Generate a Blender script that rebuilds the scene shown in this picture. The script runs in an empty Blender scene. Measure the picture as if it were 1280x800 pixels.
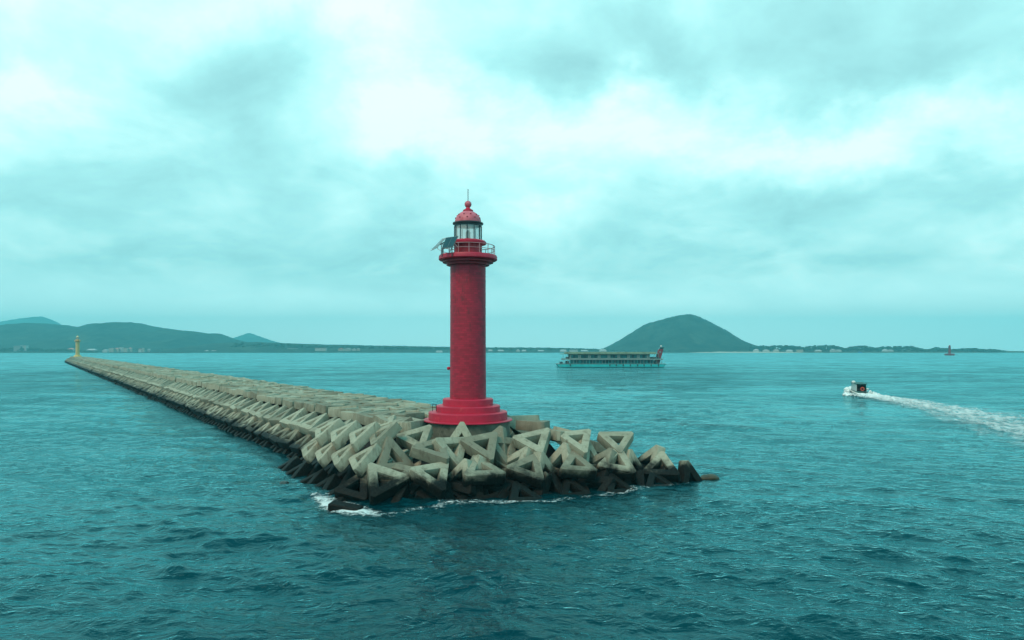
import bpy, bmesh, math, random
import numpy as np
from mathutils import Vector, Matrix, noise as mnoise
R = random.Random(7)
rad = math.radians
S = bpy.context.scene
COL = S.collection
F, HZ, CAMZ = 850.0, 437.0, 11.0            # focal length in photo px, horizon row, eye height above the sea

def at(px, py, D):                           # the point at depth D seen at a photo pixel
    return Vector(((px-640)/F*D, D, CAMZ-(py-HZ)*D/F))

# ------------------------------------------------------------------ node helpers
class NT:
    def __init__(s, tree):
        s.t = tree; s.n = tree.nodes; s.l = tree.links
    def add(s, typ, **kw):
        n = s.n.new(typ)
        for k, v in kw.items():
            if k.startswith('i_'):
                key = k[2:]
                n.inputs[int(key) if key.isdigit() else key.replace('_', ' ')].default_value = v
            else: setattr(n, k, v)
        return n
    def link(s, a, b): s.l.new(a, b)
    def math(s, op, a, b=None, c=None, clamp=False):
        n = s.n.new('ShaderNodeMath'); n.operation = op; n.use_clamp = clamp
        for i, v in enumerate((a, b, c)):
            if v is None: continue
            if isinstance(v, (int, float)): n.inputs[i].default_value = v
            else: s.l.new(v, n.inputs[i])
        return n.outputs[0]
    def mix(s, fac, a, b, blend='MIX'):
        n = s.n.new('ShaderNodeMix'); n.data_type = 'RGBA'; n.blend_type = blend
        for sock, v in ((n.inputs[0], fac), (n.inputs[6], a), (n.inputs[7], b)):
            if isinstance(v, (int, float)): sock.default_value = v
            elif isinstance(v, (tuple, list)): sock.default_value = (*v[:3], 1)
            else: s.l.new(v, sock)
        return n.outputs[2]
    def noise(s, vec, scale, detail=3, rough=.55, dist=0.0):
        n = s.add('ShaderNodeTexNoise'); n.inputs['Scale'].default_value = scale
        n.inputs['Detail'].default_value = detail; n.inputs['Roughness'].default_value = rough
        n.inputs['Distortion'].default_value = dist
        if vec is not None: s.l.new(vec, n.inputs['Vector'])
        return n.outputs['Fac']
    def ramp(s, fac, a, b, smooth=True):
        n = s.n.new('ShaderNodeMapRange'); n.clamp = True
        if smooth: n.interpolation_type = 'SMOOTHSTEP'
        s.l.new(fac, n.inputs[0]); n.inputs[1].default_value = a; n.inputs[2].default_value = b
        return n.outputs[0]

def new_mat(name):
    m = bpy.data.materials.new(name); m.use_nodes = True
    nt = NT(m.node_tree); nt.n.clear()
    out = nt.add('ShaderNodeOutputMaterial'); b = nt.add('ShaderNodeBsdfPrincipled')
    nt.link(b.outputs[0], out.inputs[0])
    return m, nt, b, out

def paint(name, col, rough=.5, var=.18, scale=1.5, bump=.0, metal=0.0, dirt=None, dirt_amt=.5, dirt_scale=.9):
    m, nt, b, out = new_mat(name)
    g = nt.add('ShaderNodeNewGeometry'); pos = g.outputs['Position']
    n1 = nt.noise(pos, scale, 5, .6)
    dark = tuple(c*(1-var) for c in col); lite = tuple(min(1, c*(1+var)) for c in col)
    c = nt.mix(nt.ramp(n1, .3, .7), dark, lite)
    if dirt:
        n2 = nt.noise(pos, dirt_scale, 6, .7, .6)
        c = nt.mix(nt.math('MULTIPLY', nt.ramp(n2, .56, .7), dirt_amt), c, dirt)
    nt.link(c, b.inputs['Base Color'])
    b.inputs['Roughness'].default_value = rough; b.inputs['Metallic'].default_value = metal
    if bump:
        bp = nt.add('ShaderNodeBump'); bp.inputs['Strength'].default_value = bump; bp.inputs['Distance'].default_value = .03
        nt.link(nt.noise(pos, scale*12, 4), bp.inputs['Height']); nt.link(bp.outputs[0], b.inputs['Normal'])
    return m

# ------------------------------------------------------------------ mesh helpers
class MB:
    def __init__(s): s.v = []; s.f = []
    def poly(s, pts, faces):
        o = len(s.v); s.v += [tuple(p) for p in pts]; s.f += [tuple(i+o for i in f) for f in faces]
    def box(s, x0, x1, y0, y1, z0, z1):
        s.hexa([(x0,y0,z0),(x1,y0,z0),(x1,y1,z0),(x0,y1,z0),(x0,y0,z1),(x1,y0,z1),(x1,y1,z1),(x0,y1,z1)])
    def hexa(s, p):
        s.poly(p, [(3,2,1,0),(4,5,6,7),(0,1,5,4),(1,2,6,5),(2,3,7,6),(3,0,4,7)])
    def slab(s, quad, t):                       # quad (4 corners) given a thickness along its normal
        q = [Vector(p) for p in quad]; n = (q[1]-q[0]).cross(q[3]-q[0]).normalized()*t
        s.hexa([p-n for p in q]+q)
    def lathe(s, prof, seg=48, c=(0,0), cap=True):
        o = len(s.v); n = len(prof)
        for r, z in prof:
            for k in range(seg):
                a = 2*math.pi*k/seg; s.v.append((c[0]+r*math.cos(a), c[1]+r*math.sin(a), z))
        for i in range(n-1):
            for k in range(seg):
                k2 = (k+1) % seg
                s.f.append((o+i*seg+k, o+i*seg+k2, o+(i+1)*seg+k2, o+(i+1)*seg+k))
        if cap:
            s.f.append(tuple(o+k for k in reversed(range(seg)))); s.f.append(tuple(o+(n-1)*seg+k for k in range(seg)))
    def tube(s, pts, r, seg=6, closed=False):
        pts = [Vector(p) for p in pts]; o = len(s.v); n = len(pts)
        for i, p in enumerate(pts):
            if closed: d = pts[(i+1) % n]-pts[i-1]
            else: d = pts[min(i+1, n-1)]-pts[max(i-1, 0)]
            d.normalize(); a = d.cross(Vector((0,0,1)) if abs(d.z) < .9 else Vector((1,0,0))).normalized(); b = d.cross(a)
            for k in range(seg):
                w = 2*math.pi*k/seg; s.v.append(tuple(p+a*r*math.cos(w)+b*r*math.sin(w)))
        for i in range(n if closed else n-1):
            j = (i+1) % n
            for k in range(seg):
                k2 = (k+1) % seg
                s.f.append((o+i*seg+k, o+i*seg+k2, o+j*seg+k2, o+j*seg+k))
        if not closed:
            s.f.append(tuple(o+k for k in range(seg))); s.f.append(tuple(o+(n-1)*seg+k for k in reversed(range(seg))))
    def blob(s, c, r, sub=1, sq=(1,1,1), jit=.2, rnd=R):
        bm = bmesh.new(); bmesh.ops.create_icosphere(bm, subdivisions=sub, radius=1)
        pts = []
        for v in bm.verts:
            k = r*(1+rnd.uniform(-jit, jit)); pts.append((c[0]+v.co.x*k*sq[0], c[1]+v.co.y*k*sq[1], c[2]+v.co.z*k*sq[2]))
        fs = [tuple(v.index for v in f.verts) for f in bm.faces]; bm.free(); s.poly(pts, fs)
    def build(s, name, mat, parent=None, smooth=False, bevel=0, fix=True):
        me = bpy.data.meshes.new(name); me.from_pydata(s.v, [], s.f)
        if fix or bevel:
            bm = bmesh.new(); bm.from_mesh(me)
            if fix: bmesh.ops.recalc_face_normals(bm, faces=bm.faces)
            if bevel: bmesh.ops.bevel(bm, geom=bm.edges[:], offset=bevel, segments=1, affect='EDGES', clamp_overlap=True)
            bm.to_mesh(me); bm.free()
        me.materials.append(mat)
        if smooth:
            me.polygons.foreach_set('use_smooth', [True]*len(me.polygons))
            try: me.set_sharp_from_angle(angle=rad(38))
            except Exception: pass
        o = bpy.data.objects.new(name, me); COL.objects.link(o)
        if parent: o.parent = parent
        return o

def tag(o, label=None, cat=None, group=None, kind=None):
    if label: o['label'] = label
    if cat: o['category'] = cat
    if group: o['group'] = group
    if kind: o['kind'] = kind
    return o
def empty(name, loc=(0,0,0), rz=0, **kw):
    o = bpy.data.objects.new(name, None); COL.objects.link(o); o.location = loc; o.rotation_euler = (0,0,rz); o.empty_display_size = .5
    return tag(o, **kw)

# ------------------------------------------------------------------ camera, world, sun, haze
cd = bpy.data.cameras.new('camera'); cam = bpy.data.objects.new('camera', cd); COL.objects.link(cam)
cam.location = (0,0,CAMZ); cam.rotation_euler = (rad(90),0,0)
cd.sensor_width = 36; cd.lens = F/1280*36; cd.shift_y = (HZ-400)/1280; cd.clip_end = 60000; cd.clip_start = .5
S.camera = cam

SUN_EL, SUN_AZ = 52, 215        # degrees; azimuth clockwise from +Y (north): behind the camera, to the left
W = bpy.data.worlds.new('World'); S.world = W; W.use_nodes = True
w = NT(W.node_tree); w.n.clear()
wo = w.add('ShaderNodeOutputWorld'); bg = w.add('ShaderNodeBackground'); bg.inputs[1].default_value = .1
w.link(bg.outputs[0], wo.inputs[0])
sky = w.add('ShaderNodeTexSky', sky_type='NISHITA', sun_disc=False, sun_elevation=rad(SUN_EL), sun_rotation=rad(SUN_AZ))
tc = w.add('ShaderNodeTexCoord'); sep = w.add('ShaderNodeSeparateXYZ'); w.link(tc.outputs['Generated'], sep.inputs[0])
zz = w.math('ADD', w.math('MAXIMUM', sep.outputs[2], 0.0), .30)
cmb = w.add('ShaderNodeCombineXYZ')
w.link(w.math('DIVIDE', sep.outputs[0], zz), cmb.inputs[0]); w.link(w.math('DIVIDE', sep.outputs[1], zz), cmb.inputs[1])
cmb.inputs[2].default_value = 3.7
n_big = w.noise(cmb.outputs[0], 1.25, 9, .56, .35)
n_mid = w.noise(cmb.outputs[0], 3.2, 9, .6, .5)
n_bil = w.math('ABSOLUTE', w.math('SUBTRACT', w.noise(cmb.outputs[0], 2.2, 8, .55, .3), .5))    # billowing edges
n_mid = w.math('ADD', n_mid, w.math('MULTIPLY', w.math('SUBTRACT', .09, n_bil), 1.3))
cloud = w.math('ADD', w.math('MULTIPLY', w.math('SUBTRACT', n_big, .5), 1.5), w.math('MULTIPLY', w.math('SUBTRACT', n_mid, .5), 1.25))
nz = w.add('ShaderNodeTexNoise'); nz.inputs['Scale'].default_value = 3.4; nz.inputs['Detail'].default_value = 8; nz.inputs['Roughness'].default_value = .58
w.link(tc.outputs['Generated'], nz.inputs['Vector'])
warp = w.add('ShaderNodeVectorMath', operation='SUBTRACT'); w.link(nz.outputs['Color'], warp.inputs[0]); warp.inputs[1].default_value = (.5,.5,.5)
wsc = w.add('ShaderNodeVectorMath', operation='SCALE'); w.link(warp.outputs[0], wsc.inputs[0]); wsc.inputs[3].default_value = .34
wad = w.add('ShaderNodeVectorMath', operation='ADD'); w.link(tc.outputs['Generated'], wad.inputs[0]); w.link(wsc.outputs[0], wad.inputs[1])
def bank(px, py, wd, ht, amt):   # a bright or dark bank of cloud in one direction of the sky
    d = Vector(((px-640)/F, 1, (HZ-py)/F)).normalized()
    s_ = w.add('ShaderNodeVectorMath', operation='SUBTRACT'); w.link(wad.outputs[0], s_.inputs[0]); s_.inputs[1].default_value = d
    m_ = w.add('ShaderNodeVectorMath', operation='MULTIPLY'); w.link(s_.outputs[0], m_.inputs[0])
    m_.inputs[1].default_value = (F/wd, F/wd, F/ht)
    l_ = w.add('ShaderNodeVectorMath', operation='DOT_PRODUCT'); w.link(m_.outputs[0], l_.inputs[0]); w.link(m_.outputs[0], l_.inputs[1])
    e = w.math('EXPONENT', w.math('MULTIPLY', l_.outputs['Value'], -1.0))
    return w.math('MULTIPLY', e, amt)
BANKS = [(480,160,120,70,.45),(560,200,80,45,.2),(50,80,110,60,.55),(1060,180,150,50,.75),(740,160,150,70,.5),(700,270,90,50,.25),(400,30,170,45,.35),
         (240,110,140,65,-.5),(40,250,150,50,-.35),(930,30,260,50,-.4),(1180,90,170,60,-.5),(720,80,160,40,-.25),(960,225,110,35,-.3),(1120,250,160,30,-.3),
         (150,330,300,30,-.2),(900,320,260,25,-.15),(420,230,120,30,-.2),(120,290,130,35,.25),(0,0,120,40,-.3)]
acc = cloud
for bk in BANKS: acc = w.math('ADD', acc, bank(*bk[:4], bk[4]*1.3))
lum = w.ramp(acc, -.7, 1.1, smooth=False)
cr = w.add('ShaderNodeValToRGB'); w.link(lum, cr.inputs[0])
el = cr.color_ramp.elements
el[0].position = .0; el[0].color = (3.2,6.6,6.8,1)
el[1].position = 1.0; el[1].color = (9.2,12.2,11.8,1)
for p, c in ((.3,(4.4,8.8,8.8)),(.55,(6.5,11.0,10.7)),(.75,(8.9,12.4,12.0))):
    e = el.new(p); e.color = (*c,1)
hor = w.ramp(sep.outputs[2], .0, .12)       # the deck of cloud greys out towards the horizon
base = w.mix(hor, (14,20.5,20), cr.outputs[0])
base = w.mix(w.math('ADD', w.math('MULTIPLY', hor, .35), .65), (5.8,11.4,11.2), base)
zen = w.ramp(sep.outputs[2], .43, .75)            # unseen overhead sky coloured bluer to cut red from ambient light and reflections
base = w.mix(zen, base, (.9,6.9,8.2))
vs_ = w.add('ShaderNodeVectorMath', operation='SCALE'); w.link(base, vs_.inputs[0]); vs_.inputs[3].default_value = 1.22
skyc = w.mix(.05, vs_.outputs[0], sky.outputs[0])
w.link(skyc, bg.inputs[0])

sd = bpy.data.lights.new('sun', 'SUN'); so = bpy.data.objects.new('sun', sd); COL.objects.link(so)
sd.energy = 2.1; sd.angle = rad(20); sd.color = (1,.70,.50)
a, e_ = rad(SUN_AZ), rad(SUN_EL)
dirv = Vector((math.sin(a)*math.cos(e_), math.cos(a)*math.cos(e_), math.sin(e_)))
so.rotation_euler = (-dirv).to_track_quat('-Z', 'Y').to_euler(); so.location = (0,0,80)

hz = MB(); hz.box(-6900,6900,-6900,6900,-3,330)
hm = bpy.data.materials.new('haze'); hm.use_nodes = True; h = NT(hm.node_tree); h.n.clear()
ho = h.add('ShaderNodeOutputMaterial'); pv = h.add('ShaderNodeVolumePrincipled')
pv.inputs['Color'].default_value = (.25,.90,1,1); pv.inputs['Density'].default_value = 2.5e-4
pv.inputs['Anisotropy'].default_value = .1
h.link(pv.outputs[0], ho.inputs['Volume'])
tag(hz.build('haze', hm), 'pale blue sea haze fading the far hills', 'haze', kind='stuff')

# ------------------------------------------------------------------ sea
WR = np.random.RandomState(3)
WAVES = []
for lam in np.exp(np.linspace(math.log(.5), math.log(15), 92)):
    lam *= WR.uniform(.94, 1.06)
    th = rad(250)+WR.normal(0, .55 if lam < 5 else .38)     # running towards the camera, a little to the left
    amp = .0050*lam if lam < 3 else .018*(3/lam)**.2
    WAVES.append((2*math.pi/lam*math.cos(th), 2*math.pi/lam*math.sin(th), amp*WR.uniform(.6,1.4), WR.uniform(0, 6.283), lam))
for lam, dg, amp in ((9,258,.05),(12.5,243,.06),(7.2,270,.035),(15,251,.05),(10.5,232,.03),(6.1,246,.03)):
    th = rad(dg); WAVES.append((2*math.pi/lam*math.cos(th), 2*math.pi/lam*math.sin(th), amp, WR.uniform(0, 6.283), lam))
def sea(x, y):
    x = np.asarray(x, float); y = np.asarray(y, float)
    d = np.hypot(x, y); sp = np.maximum(.11, .62*d*d/9350)
    dx = np.zeros_like(x); dy = np.zeros_like(x); dz = np.zeros_like(x)
    gust = .78+.3*np.sin(x*.041+y*.023+1)*np.sin(y*.037-x*.017)+.12*np.sin(x*.11-y*.07)
    for kx, ky, A, ph, lam in WAVES:
        k = math.hypot(kx, ky)
        act = sp < lam/1.8
        if not act.any(): continue
        xa = x[act]; ya = y[act]
        wgt = np.clip((lam/1.8-sp[act])/(lam/1.8*.6), 0, 1)*A*gust[act]
        p = kx*xa+ky*ya+ph
        c = np.cos(p)*wgt; s = np.sin(p)*wgt
        dz[act] += c; dx[act] -= .6*kx/k*s; dy[act] -= .6*ky/k*s
    return dx, dy, dz

def water_mat():
    m = bpy.data.materials.new('sea_water'); m.use_nodes = True; nt = NT(m.node_tree); nt.n.clear()
    out = nt.add('ShaderNodeOutputMaterial'); body = nt.add('ShaderNodeBsdfDiffuse'); gls = nt.add('ShaderNodeBsdfGlossy'); mx = nt.add('ShaderNodeMixShader'); fre = nt.add('ShaderNodeFresnel')
    g = nt.add('ShaderNodeNewGeometry'); pos = g.outputs['Position']
    big = nt.noise(pos, .02, 3)
    c = nt.mix(nt.ramp(big, .35, .65), (.0,.022,.030), (.0,.036,.045))
    nt.link(c, body.inputs['Color']); gls.inputs["Color"].default_value = (.44,.86,.89,1); fre.inputs['IOR'].default_value = 1.33
    nt.link(body.outputs[0], mx.inputs[1]); nt.link(body.outputs[0], mx.inputs[1]); nt.link(gls.outputs[0], mx.inputs[2]); nt.link(mx.outputs[0], out.inputs[0])
    mp = nt.add('ShaderNodeMapping'); mp.inputs['Rotation'].default_value = (0,0,rad(18)); mp.inputs['Scale'].default_value = (.6,1.0,1.0)
    nt.link(pos, mp.inputs[0])
    n1 = nt.noise(mp.outputs[0], 2.8, 5, .62, .5); n2 = nt.noise(mp.outputs[0], .8, 4, .6, .6); n3 = nt.noise(mp.outputs[0], .22, 6, .68, .4); n4 = nt.noise(mp.outputs[0], .035, 6, .7, .4)
    vd = nt.add('ShaderNodeVectorMath', operation='LENGTH'); nt.link(pos, vd.inputs[0]); dist = vd.outputs['Value']
    # waves too small to model are bumps nearby and roughness far out
    nt.link(nt.math('ADD', .02, nt.math('MULTIPLY', nt.ramp(dist, 90, 700), .20)), gls.inputs['Roughness'])
    fr0 = nt.add('ShaderNodeFresnel'); fr0.inputs['IOR'].default_value = 1.33
    tf = nt.ramp(dist, 45, 360)
    ff = nt.math('ADD', nt.math('MULTIPLY', fre.outputs[0], nt.math('SUBTRACT', 1.35, nt.math('MULTIPLY', tf, 1.35))), nt.math('MULTIPLY', nt.math('MULTIPLY', fr0.outputs[0], .74), tf))
    # gust patches: steeper or flatter chop mirrors less or more of the sky
    pat = nt.math('ADD', nt.math('MULTIPLY', nt.ramp(n3, .36, .64), .5), nt.math('MULTIPLY', nt.ramp(n4, .36, .64), .5))
    ff = nt.math('MULTIPLY', ff, nt.math('ADD', nt.math('SUBTRACT', 1.0, nt.math('MULTIPLY', tf, .42)), nt.math('MULTIPLY', nt.math('MULTIPLY', pat, tf), .78)), clamp=True)
    nt.link(ff, mx.inputs[0])
    grow = nt.math('POWER', nt.math('DIVIDE', nt.math('MINIMUM', dist, 700.0), 200.0), 1.2)
    near_h = nt.math('ADD', nt.math('MULTIPLY', n1, .075), nt.math('MULTIPLY', nt.math('SUBTRACT', 1.0, nt.math('ABSOLUTE', nt.math('MULTIPLY', nt.math('SUBTRACT', n2, .5), 3.0))), .085))
    far_h = nt.math('ADD', nt.math('MULTIPLY', n3, .45), nt.math('MULTIPLY', nt.math('MULTIPLY', n4, .5), nt.ramp(dist, 200, 700)))
    ms = nt.add('ShaderNodeMapping'); ms.inputs['Scale'].default_value = (.35,1,1); ms.inputs['Rotation'].default_value = (0,0,rad(12)); nt.link(pos, ms.inputs[0])
    gust = nt.math('ADD', .55, nt.math('MULTIPLY', nt.ramp(nt.noise(ms.outputs[0], .045, 5, .6, .5), .35, .65), .8))    # slicks and gusts
    near_h = nt.math('MULTIPLY', near_h, gust)
    hgt = nt.math('ADD', near_h, nt.math('MULTIPLY', nt.math('MULTIPLY', far_h, grow), nt.ramp(dist, 60, 300)))
    bp = nt.add('ShaderNodeBump'); bp.inputs['Strength'].default_value = 1.0; bp.inputs['Distance'].default_value = 1.0
    nt.link(hgt, bp.inputs['Height'])
    for nd in (body, gls, fre): nt.link(bp.outputs[0], nd.inputs['Normal'])
    return m
M_WATER = water_mat()
def make_sea():
    rows = [16.0]
    inv = 1/19.0; step = .62/9350
    rows += [1/q for q in np.arange(inv, 1/6300, -step)]+[6300.0]
    fine = np.linspace(-rad(43), rad(43), 820)
    coarse = np.linspace(rad(43), 2*math.pi-rad(43), 56)[1:-1]
    ang = np.concatenate([fine, coarse]); d = np.array(rows)
    nr, na = len(d), len(ang)
    X = (d[:,None]*np.sin(ang)[None,:]).ravel(); Y = (d[:,None]*np.cos(ang)[None,:]).ravel()
    dx, dy, dz = sea(X, Y)
    back = np.tile(np.abs(np.where(ang > math.pi, ang-2*math.pi, ang)) > rad(43.5), nr)
    dz[back] = 0; dx[back] = 0; dy[back] = 0
    co = np.stack([X+dx, Y+dy, dz], 1)
    co = np.vstack([co, [[0,0,-.1]]])
    i = np.arange(nr-1)[:,None]; j = np.arange(na)[None,:]; j2 = (j+1) % na
    q = np.stack([i*na+j, i*na+j2+0*i, (i+1)*na+j2, (i+1)*na+j], -1).reshape(-1, 4)
    fan = np.array([[nr*na, (k+1) % na, k] for k in range(na)])
    me = bpy.data.meshes.new('sea'); me.vertices.add(len(co)); me.vertices.foreach_set('co', co.ravel())
    me.loops.add(q.size+fan.size); me.loops.foreach_set('vertex_index', np.concatenate([q.ravel(), fan.ravel()]).astype(np.int32))
    me.polygons.add(len(q)+len(fan))
    me.polygons.foreach_set('loop_start', np.concatenate([np.arange(len(q))*4, len(q)*4+np.arange(len(fan))*3]).astype(np.int32))
    me.update(calc_edges=True); me.validate()
    me.polygons.foreach_set('use_smooth', np.ones(len(me.polygons), bool))
    me.materials.append(M_WATER)
    o = bpy.data.objects.new('sea', me); COL.objects.link(o); tag(o, 'choppy teal sea reaching the horizon', 'sea', kind='structure')
make_sea()

# foam sheets that ride on the waves
def foam_mat(name, scale, bias, stretch=(1,1,1), rot=0, lo=.46, hi=.78, amax=.92):
    m, nt, b, out = new_mat(name)
    g = nt.add('ShaderNodeNewGeometry'); pos = g.outputs['Position']
    mp = nt.add('ShaderNodeMapping'); mp.inputs['Rotation'].default_value = (0,0,rot); mp.inputs['Scale'].default_value = stretch; nt.link(pos, mp.inputs[0])
    at_ = nt.add('ShaderNodeAttribute', attribute_name='foam')
    n1 = nt.noise(mp.outputs[0], scale, 7, .68, .8)
    v = nt.math('ADD', n1, nt.math('SUBTRACT', at_.outputs['Fac'], bias))
    al = nt.math('MULTIPLY', nt.ramp(v, lo, hi), amax)
    b.inputs['Base Color'].default_value = (.86,.88,.86,1); b.inputs['Roughness'].default_value = .8
    bp = nt.add('ShaderNodeBump'); bp.inputs['Strength'].default_value = .8; bp.inputs['Distance'].default_value = .12
    nt.link(n1, bp.inputs['Height']); nt.link(bp.outputs[0], b.inputs['Normal'])
    nt.link(al, b.inputs['Alpha'])
    return m
def foam_sheet(name, path, mat, res, lift, label, cat, bump=.06):
    # path: (x, y, halfwidth_left, halfwidth_right, strength)
    pts = [Vector(p[:2]) for p in path]; L = [0]
    for a_, b_ in zip(pts, pts[1:]): L.append(L[-1]+(b_-a_).length)
    n = max(2, int(L[-1]/res)); prm = np.array(path, float); s = np.linspace(0, L[-1], n)
    P = np.stack([np.interp(s, L, prm[:,k]) for k in range(5)], 1)
    T = np.gradient(P[:,:2], axis=0); T /= np.linalg.norm(T, axis=1)[:,None]+1e-9
    N = np.stack([-T[:,1], T[:,0]], 1)
    m = max(5, int((P[:,2]+P[:,3]).max()/res)); u = np.linspace(0, 1, m)
    off = -P[:,3:4]+(P[:,2:3]+P[:,3:4])*u[None,:]
    X = P[:,0:1]+N[:,0:1]*off; Y = P[:,1:2]+N[:,1:2]*off
    dx, dy, dz = sea(X.ravel(), Y.ravel())
    prof = np.where(off > 0, off/np.maximum(P[:,2:3], 1e-3), -off/np.maximum(P[:,3:4], 1e-3))
    foam = (P[:,4:5]*(1-np.clip(prof, 0, 1)**1.6)).ravel()
    endf = np.minimum(1, np.minimum(s-s[0], s[-1]-s)/(res*4)+.0)[:,None].repeat(m, 1).ravel(); foam = foam*endf
    Xf, Yf = X.ravel(), Y.ravel()
    tur = np.array([mnoise.noise(Vector((x*.9, y*.9, 3))) + .6*mnoise.noise(Vector((x*2.3, y*2.3, 9))) for x, y in zip(Xf, Yf)])
    Z = dz+lift+bump*np.maximum(0, tur+.35)*np.clip(foam*1.6, 0, 1)
    mb = MB(); mb.v = list(zip((Xf+dx).tolist(), (Yf+dy).tolist(), Z.tolist()))
    mb.f = [(i*m+j, i*m+j+1, (i+1)*m+j+1, (i+1)*m+j) for i in range(n-1) for j in range(m-1)]
    o = mb.build(name, mat, smooth=True)
    at_ = o.data.attributes.new('foam', 'FLOAT', 'POINT'); at_.data.foreach_set('value', foam.astype(np.float32))
    return tag(o, label, cat, kind='stuff')

# ------------------------------------------------------------------ materials
def concrete_mat():
    m, nt, b, out = new_mat('weathered_concrete')
    g = nt.add('ShaderNodeNewGeometry'); pos = g.outputs['Position']; oi = nt.add('ShaderNodeObjectInfo')
    tcn = nt.add('ShaderNodeTexCoord'); loc = tcn.outputs['Object']
    sp = nt.add('ShaderNodeSeparateXYZ'); nt.link(pos, sp.inputs[0])
    big = nt.noise(pos, .55, 6, .62, .3); fine = nt.noise(pos, 6.0, 6, .7)
    rnd = nt.math('SUBTRACT', oi.outputs['Random'], .5)
    t = nt.math('ADD', big, nt.math('MULTIPLY', rnd, .5))
    c = nt.mix(nt.ramp(t, .3, .72), (.225,.215,.16), (.40,.385,.29))
    c = nt.mix(nt.math('MULTIPLY', nt.ramp(fine, .5, .78), .65), c, (.16,.15,.11))
    gu = nt.noise(pos, 1.1, 7, .75, 1.2)                       # pale bird lime and salt streaks
    c = nt.mix(nt.math('MULTIPLY', nt.ramp(gu, .62, .73), .65), c, (.66,.62,.52))
    st = nt.add('ShaderNodeMapping'); st.inputs['Scale'].default_value = (2.2,2.2,.25); nt.link(pos, st.inputs[0])
    rn = nt.noise(st.outputs[0], 1.3, 5, .6)                   # run-off stains
    c = nt.mix(nt.math('MULTIPLY', nt.ramp(rn, .5, .72), .6), c, (.12,.105,.075))
    edge = nt.noise(pos, .6, 7, .68, .5)
    lev = nt.math('SUBTRACT', sp.outputs[2], nt.math('MULTIPLY', nt.math('SUBTRACT', edge, .5), 2.6))
    wet = nt.math('SUBTRACT', 1.0, nt.ramp(lev, 1.15, 2.1))     # tide mark: algae and wet concrete below
    alg = nt.mix(nt.ramp(fine, .35, .7), (.005,.006,.006), (.018,.018,.015))
    c = nt.mix(nt.math('MULTIPLY', wet, 1.0), c, alg)
    nt.link(c, b.inputs['Base Color'])
    nt.link(nt.math('SUBTRACT', .9, nt.math('MULTIPLY', wet, .3)), b.inputs['Roughness'])
    b.inputs['Specular IOR Level'].default_value = .1
    bp = nt.add('ShaderNodeBump'); bp.inputs['Strength'].default_value = .45; bp.inputs['Distance'].default_value = .04
    nt.link(nt.math('ADD', fine, nt.math('MULTIPLY', big, .6)), bp.inputs['Height']); nt.link(bp.outputs[0], b.inputs['Normal'])
    return m
M_CON = concrete_mat()
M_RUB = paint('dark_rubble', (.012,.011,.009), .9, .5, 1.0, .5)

def brick_paint(name, col, fade, chip):
    m, nt, b, out = new_mat(name)
    g = nt.add('ShaderNodeTexCoord'); pos = g.outputs['Object']; sp = nt.add('ShaderNodeSeparateXYZ'); nt.link(pos, sp.inputs[0])
    ang = nt.math('MULTIPLY', nt.math('ARCTAN2', sp.outputs[1], sp.outputs[0]), 1.6)
    cv = nt.add('ShaderNodeCombineXYZ'); nt.link(ang, cv.inputs[0]); nt.link(sp.outputs[2], cv.inputs[1])
    br = nt.add('ShaderNodeTexBrick'); nt.link(cv.outputs[0], br.inputs[0])
    br.inputs['Scale'].default_value = 1; br.inputs['Brick Width'].default_value = .42; br.inputs['Row Height'].default_value = .19
    br.inputs['Mortar Size'].default_value = .014; br.inputs['Mortar Smooth'].default_value = .4
    br.inputs['Color1'].default_value = (*col,1); br.inputs['Color2'].default_value = (*[c*.62 for c in col],1); br.inputs['Mortar'].default_value = (*[c*.5 for c in col],1)
    n1 = nt.noise(pos, .5, 6, .65, .4); c = nt.mix(nt.math('MULTIPLY', nt.ramp(n1, .45, .75), .13), br.outputs[0], fade)
    mp = nt.add('ShaderNodeMapping'); mp.inputs['Scale'].default_value = (1.6,1.6,.35); nt.link(pos, mp.inputs[0])
    n2 = nt.noise(mp.outputs[0], 1.6, 6, .7, .5)
    hi = nt.ramp(sp.outputs[2], 2.0, 11.0)
    c = nt.mix(nt.math('MULTIPLY', nt.ramp(nt.math('ADD', n2, nt.math('MULTIPLY', hi, .16)), .7, .78), .55), c, chip)
    nt.link(c, b.inputs['Base Color']); b.inputs['Roughness'].default_value = .55
    bp = nt.add('ShaderNodeBump'); bp.inputs['Strength'].default_value = .5; bp.inputs['Distance'].default_value = .02; bp.invert = True
    nt.link(br.outputs['Fac'], bp.inputs['Height']); nt.link(bp.outputs[0], b.inputs['Normal'])
    return m
def glass_mat(name, col, alpha):
    m, nt, b, out = new_mat(name)
    b.inputs['Base Color'].default_value = (*col,1); b.inputs['Roughness'].default_value = .05; b.inputs['Alpha'].default_value = alpha
    return m

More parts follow.
